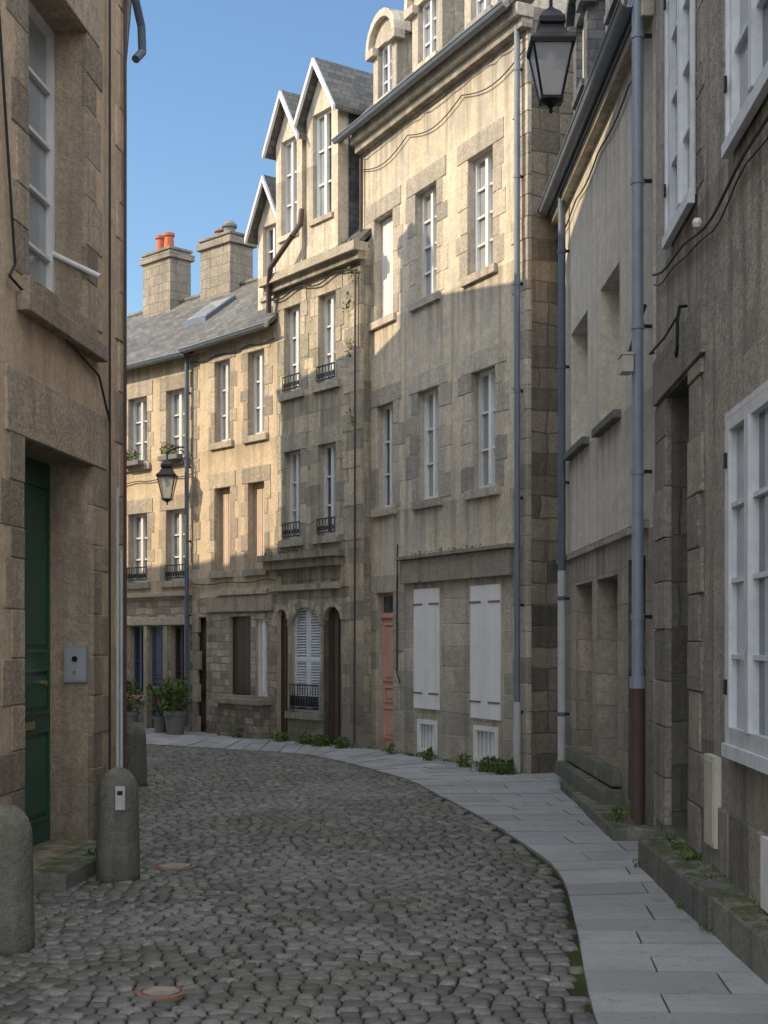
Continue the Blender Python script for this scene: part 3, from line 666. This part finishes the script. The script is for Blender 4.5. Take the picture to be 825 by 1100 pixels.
while sv<acc[-1]-.6:
    row=U(.30,.46); wd=at(sv,0)[1]
    t=0; first=U(.3,.55) if odd else U(.65,.95); odd=1-odd
    while t<1-1e-3:
        w_=(first if t==0 else U(.55,.95))/wd; t2=min(1,t+w_)
        if 1-t2<.25/wd: t2=1
        slabq(sv,sv+row,t,t2,wd); t=t2
    sv+=row
pv.obj('sidewalk')
inx=[(p.x,p.y) for p in IN]
def xmax(y):
    for (xa,ya),(xb,yb) in zip(inx,inx[1:]):
        if ya<=y<=yb: return xa+(xb-xa)*(y-ya)/(yb-ya+1e-9)
    return inx[-1][0]
def xmin(y):
    if y<11.7: return -3.33+.1*y-.02
    if y<19.5: return -2.2-(y-11.7)*.216
    return -3.9-(y-19.5)*.98
holes=[(-1.05,6.58,.12),(-1.54,10.27,.165)]
st=MB(); y=.5
V=st.v;F=st.f;M=st.m;RR=st.r
while y<28:
    x=-8.5+U(0,.1)
    while x<1.5:
        w=U(.078,.122); l=.094
        cx=x+w/2
        ph=cx*2*math.pi/2.1+math.sin(y*.35)*.8
        cy=y+.085*math.cos(ph)+.05*math.sin(cx*1.3+y*.5)+U(-.005,.005)
        x+=w+.008
        if cy<1.5: continue
        if cx>xmax(cy)-w*.35 or cx<xmin(cy): continue
        if any((cx-hx)**2+(cy-hy)**2<hr*hr for hx,hy,hr in holes): continue
        rot=math.atan(-.085*math.sin(ph)*2*math.pi/2.1)+U(-.07,.07)
        ca,sa=math.cos(rot),math.sin(rot); hw=w/2;hl=l/2-.003
        o=len(V); zt=U(-.004,.004); tx=U(-.05,.05);ty=U(-.05,.05)
        for (sc,zz) in((1.0,-.024),(1.0,-.012),(.9,-.001),(.6,.005)):
            for sx,sy in((-1,-1),(1,-1),(1,1),(-1,1)):
                jx=sx*hw*sc+ (U(-.005,.005)); jy=sy*hl*sc+(U(-.005,.005))
                V.append((cx+jx*ca-jy*sa,cy+jx*sa+jy*ca,zz+zt+(tx*jx+ty*jy if zz>-.02 else 0)))
        r_=min(1,max(0,random.gauss(.42,.28)))
        for k in range(3):
            for q in range(4):
                F.append([o+4*k+q,o+4*k+(q+1)%4,o+4*k+4+(q+1)%4,o+4*k+4+q]);M.append('sett_stone');RR.append(r_)
        F.append([o+12,o+13,o+14,o+15]);M.append('sett_stone');RR.append(r_)
    y+=.100
st.obj('cobblestone_road',smooth=True)
ms=MB()
for _ in range(420):
    yy=U(5,11.5); xx=xmin(yy)+abs(random.gauss(0,.45))+.03; ms.grass((xx,yy,-.012),.03,5,.025)
ms.grass((-2.1,10.05,0),.05,60,.13); ms.leaves((-2.12,10.1,.06),(.06,.08,.06),60,.06)
ms.obj('weeds')
for hx,hy,hr in holes:
    m=MB(); r0=hr*.72
    m.lathe([(hr*.98,-.03),(hr*.98,.001),(hr*.9,.004),(r0+.012,.004),(r0+.01,-.004),(r0,-.004),(r0,.003),(r0*.5,.005)],(0,0,0),'rust_ring',28)
    m.lathe([(r0*.98,-.01),(r0*.98,.0055),(r0*.9,.007)],(0,0,0),'cast_cover',28)
    for i in range(-2,3): m.box(-r0*.7,r0*.7,i*r0*.28-.004,i*r0*.28+.004,.006,.0095,'cast_cover',.9)
    o=m.obj('manhole_cover'); o.location=(hx,hy,.002)

def kerb(name,P,h,wd,seg=.9):
    k_=MB()
    for (x0,y0),(x1,y1) in zip(P,P[1:]):
        L=math.hypot(x1-x0,y1-y0); n=max(1,round(L/seg)); dx,dy=(x1-x0)/L,(y1-y0)/L
        for i in range(n):
            a0=L*i/n+.004;a1=L*(i+1)/n-.004; zt=h+U(-.008,.008); off=U(-.01,.01)
            nx,ny=dy,-dx
            if nx<0: nx,ny=-nx,-ny
            c4=[(x0+dx*a0+nx*off,y0+dy*a0+ny*off),(x0+dx*a1+nx*off,y0+dy*a1+ny*off),(x0+dx*a1+nx*wd,y0+dy*a1+ny*wd),(x0+dx*a0+nx*wd,y0+dy*a0+ny*wd)]
            k_.add([(p[0],p[1],-.03) for p in c4]+[(p[0],p[1],zt) for p in c4],[(0,3,2,1),(4,5,6,7),(0,1,5,4),(1,2,6,5),(2,3,7,6),(3,0,4,7)],'kerb_stone',R())
    return k_.obj(name,bevel=.02)
kerb('stone_kerb',[(1.86,10.25),(1.83,6.7),(1.72,1.5)],.22,.62,1.25)
kerb('stone_kerb',[(1.97,15.6),(1.88,11.5)],.11,.5,1.1)
wd_=MB()
for _ in range(60):
    yy=U(6,10.4); wd_.grass((2.08+U(-.04,.02),yy,.21),.04,7,.05)
for yy in(9.7,9.2,7.0): wd_.leaves((2.03,yy,.23),(.05,.12,.03),36,.035)
for yy in(8.6,7.9,10.2): wd_.leaves((1.83,yy,.02),(.03,.12,.03),26,.03)
wd_.leaves((2.02,12.0,.13),(.08,.12,.06),60,.05); wd_.grass((2.02,12.0,.1),.08,50,.12)
for px,py,s_,n_ in((1.45,17.75,.16,230),(1.6,17.45,.14,150),(1.15,18.4,.07,50),(.72,19.4,.07,60),(.2,20.5,.05,30),(-.9,22.1,.13,140),(-1.15,22.5,.14,140),(-.55,21.6,.1,90),(-1.6,23.1,.13,90),(-2.4,24.0,.08,50)):
    wd_.leaves((px-.1,py-.05,.08),(s_*.9,s_,.09),n_,.06); wd_.grass((px-.1,py-.05,0),s_*.7,n_//2,.18)
for _ in range(90):
    t=R(); px=-.33+2.1*t; py=21.9-4.47*t; wd_.grass((px-.06,py-.05,.005),.03,5,.05)
wd_.obj('weeds')

# ================================================================ bollards
def bollard(x,y,h=.78,r=.145,plate=False):
    e_=empty('stone_bollard',(x,y)); m=MB()
    prof=[(r*1.04,-.05),(r*1.04,.05),(r*1.02,.2),(r*.98,h*.6),(r*.95,h*.78)]
    for i in range(1,9):
        t=i/8*math.pi/2; prof.append((max(.01,r*.95*math.cos(t)),h*.78+h*.22*math.sin(t)))
    m.lathe(prof,(0,0,0),'granite_bollard',28,.5); o=m.obj('shaft',e_,smooth=True)
    if plate:
        p=MB(); p.box(.01,.075,-r*1.02-.006,-r*.9,.5,.66,'pvc_light'); p.box(.022,.06,-r*1.02-.008,-r*1.02-.006,.6,.63,'dark_iron'); p.obj('plate',e_)
bollard(-2.03,7.5); bollard(-1.85,9.72,plate=True); bollard(-2.86,16.0,.73,.14)

# ================================================================ lanterns
def lantern(loc,sc,arm):
    e_=empty('street_lamp',(loc[0],loc[1]),z=loc[2]); m=MB(); g_=MB()
    b0,b1,hh=.085*sc,.175*sc,.46*sc
    def ring(w,z,t):
        for sx,sy in((1,0),(-1,0),(0,1),(0,-1)):
            if sx: m.box(sx*w-t,sx*w+t,-w-t,w+t,z-t,z+t,'dark_iron')
            else: m.box(-w+t,w-t,sy*w-t,sy*w+t,z-t*.96,z+t*.96,'dark_iron')
    t=.012*sc; ring(b0,0,t*1.2); ring(b1,hh,t*1.5)
    for sx in(-1,1):
        for sy in(-1,1): m.cyl((sx*b0,sy*b0,0),(sx*b1,sy*b1,hh),t,'dark_iron',n=6)
    for k in range(4):
        c_=[(1,1),(1,-1),(-1,-1),(-1,1)]; p,q=c_[k],c_[(k+1)%4]
        g_.quad([(p[0]*b0,p[1]*b0,0),(q[0]*b0,q[1]*b0,0),(q[0]*b1,q[1]*b1,hh),(p[0]*b1,p[1]*b1,hh)],'lantern_glass')
    m.lathe([(.0005,-.12*sc),(.02*sc,-.1*sc),(.012*sc,-.07*sc),(.05*sc,-.04*sc),(b0*1.3,-.01*sc)],(0,0,0),'dark_iron',12)
    m.lathe([(b1*1.6,hh+.0),(b1*1.6,hh+.025*sc),(b1*1.15,hh+.08*sc),(b1*.85,hh+.15*sc),(b1*.8,hh+.17*sc),(b1*.95,hh+.19*sc),(b1*.9,hh+.24*sc),(b1*.6,hh+.30*sc),(b1*.25,hh+.34*sc),(.02*sc,hh+.36*sc),(.02*sc,hh+.46*sc)],(0,0,0),'dark_iron',4,sq=math.pi/4)
    m.lathe([(.02*sc,.25*sc),(.05*sc,.3*sc),(.05*sc,.4*sc),(.02*sc,.45*sc)],(0,0,0),'white_paint',10)
    zt=hh+.44*sc
    ax,ay,az=arm
    P=[(0,0,zt-.02),(0,0,zt+.05)]
    for i in range(11):
        t_=i/10; P.append((ax*t_,ay*t_,zt+.05+az*t_+.10*math.sin(math.pi*t_)))
    m.path(P,.016*sc,'dark_iron',8)
    P=[(ax*.9,ay*.9,zt-.35*sc)]
    for i in range(9):
        t_=i/8; P.append((ax*(1-.55*t_),ay*(1-.55*t_),zt-.35*sc+.48*sc*math.sin(t_*math.pi/2)))
    m.path(P[1:],.012*sc,'dark_iron',8)
    m.box(ax-.03,ax+.03,ay-.03,ay+.03,zt-.42*sc,zt+.2,'dark_iron')
    m.obj('frame_and_bracket',e_); g_.obj('glass_panes',e_)
lantern((1.47,12.3,6.42),1.0,(.70,-.95,.12))
lantern((-3.95,25.45,4.25),.9,(.45,.45,.05))

# ================================================================ planters
def planter(x,y,r,h,n):
    e_=empty('potted_plant',(x,y)); m=MB()
    m.lathe([(r*.75,0),(r*.95,h*.8),(r*1.05,h*.82),(r*1.05,h),(r*.9,h),(r*.88,h*.9)],(0,0,0),'planter_grey',18); m.obj('pot',e_)
    q=MB(); q.leaves((0,0,h+.2),(r*1.3,r*1.3,.26),n,.1)
    for _ in range(10):
        a_=U(0,6.28); q.path([(0,0,h*.9),(.1*math.cos(a_),.1*math.sin(a_),h+.2),(.25*math.cos(a_),.25*math.sin(a_),h+U(.3,.6))],.006,'leaf',4)
        q.leaves((.22*math.cos(a_),.22*math.sin(a_),h+.45),(.08,.08,.12),14,.08)
    for _ in range(8): q.leaves((U(-r,r),U(-r,r),h+U(.1,.4)),(.02,.02,.02),4,.05,'petal_red')
    q.obj('foliage',e_)
planter(-3.72,24.9,.2,.42,260); planter(-4.75,26.1,.17,.35,160); planter(-4.05,25.4,.15,.3,100)

# ================================================================ light, sky, camera
sd=Vector((-1,-.12,.64)).normalized()
w=bpy.data.worlds.new('World'); scene.world=w; w.use_nodes=True; nt=w.node_tree
sky=nt.nodes.new('ShaderNodeTexSky'); sky.sky_type='NISHITA'; sky.sun_disc=False
sky.sun_elevation=math.asin(sd.z); sky.sun_rotation=math.atan2(sd.x,sd.y)%(2*math.pi); sky.air_density=1.2; sky.dust_density=.3; sky.ozone_density=2.6
bg=nt.nodes['Background']; bg.inputs['Strength'].default_value=.15
hs=nt.nodes.new('ShaderNodeHueSaturation'); hs.inputs['Saturation'].default_value=1.1; hs.inputs['Value'].default_value=1.25; nt.links.new(sky.outputs[0],hs.inputs['Color'])
# added unseen cloud, fills shade from overhead and behind camera, broken at its edge
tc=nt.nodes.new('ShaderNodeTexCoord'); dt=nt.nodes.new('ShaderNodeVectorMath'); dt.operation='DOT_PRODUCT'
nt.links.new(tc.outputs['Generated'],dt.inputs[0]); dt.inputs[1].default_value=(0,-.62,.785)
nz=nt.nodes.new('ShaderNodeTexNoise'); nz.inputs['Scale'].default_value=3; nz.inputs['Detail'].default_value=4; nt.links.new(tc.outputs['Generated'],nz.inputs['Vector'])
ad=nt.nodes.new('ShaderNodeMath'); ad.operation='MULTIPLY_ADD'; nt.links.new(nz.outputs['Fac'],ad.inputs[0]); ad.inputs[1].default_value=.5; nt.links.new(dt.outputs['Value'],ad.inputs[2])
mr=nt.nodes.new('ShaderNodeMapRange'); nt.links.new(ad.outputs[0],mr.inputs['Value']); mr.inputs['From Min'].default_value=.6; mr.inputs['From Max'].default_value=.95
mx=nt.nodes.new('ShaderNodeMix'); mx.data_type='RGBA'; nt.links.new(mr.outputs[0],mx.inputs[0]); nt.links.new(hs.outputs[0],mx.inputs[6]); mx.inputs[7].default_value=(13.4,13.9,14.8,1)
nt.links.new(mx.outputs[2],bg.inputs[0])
L=bpy.data.lights.new('sun','SUN'); L.energy=5.0; L.angle=math.radians(.5); L.color=(1,.80,.54)
lo=bpy.data.objects.new('sun',L); scene.collection.objects.link(lo); lo.rotation_euler=sd.to_track_quat('Z','Y').to_euler()
cam=bpy.data.cameras.new('camera'); co=bpy.data.objects.new('camera',cam); scene.collection.objects.link(co)
co.location=(0,0,1.65); co.rotation_euler=(math.radians(90),0,0)
cam.sensor_width=36; cam.lens=49.1; cam.shift_y=.127; cam.clip_start=.1; cam.clip_end=1500
scene.camera=co
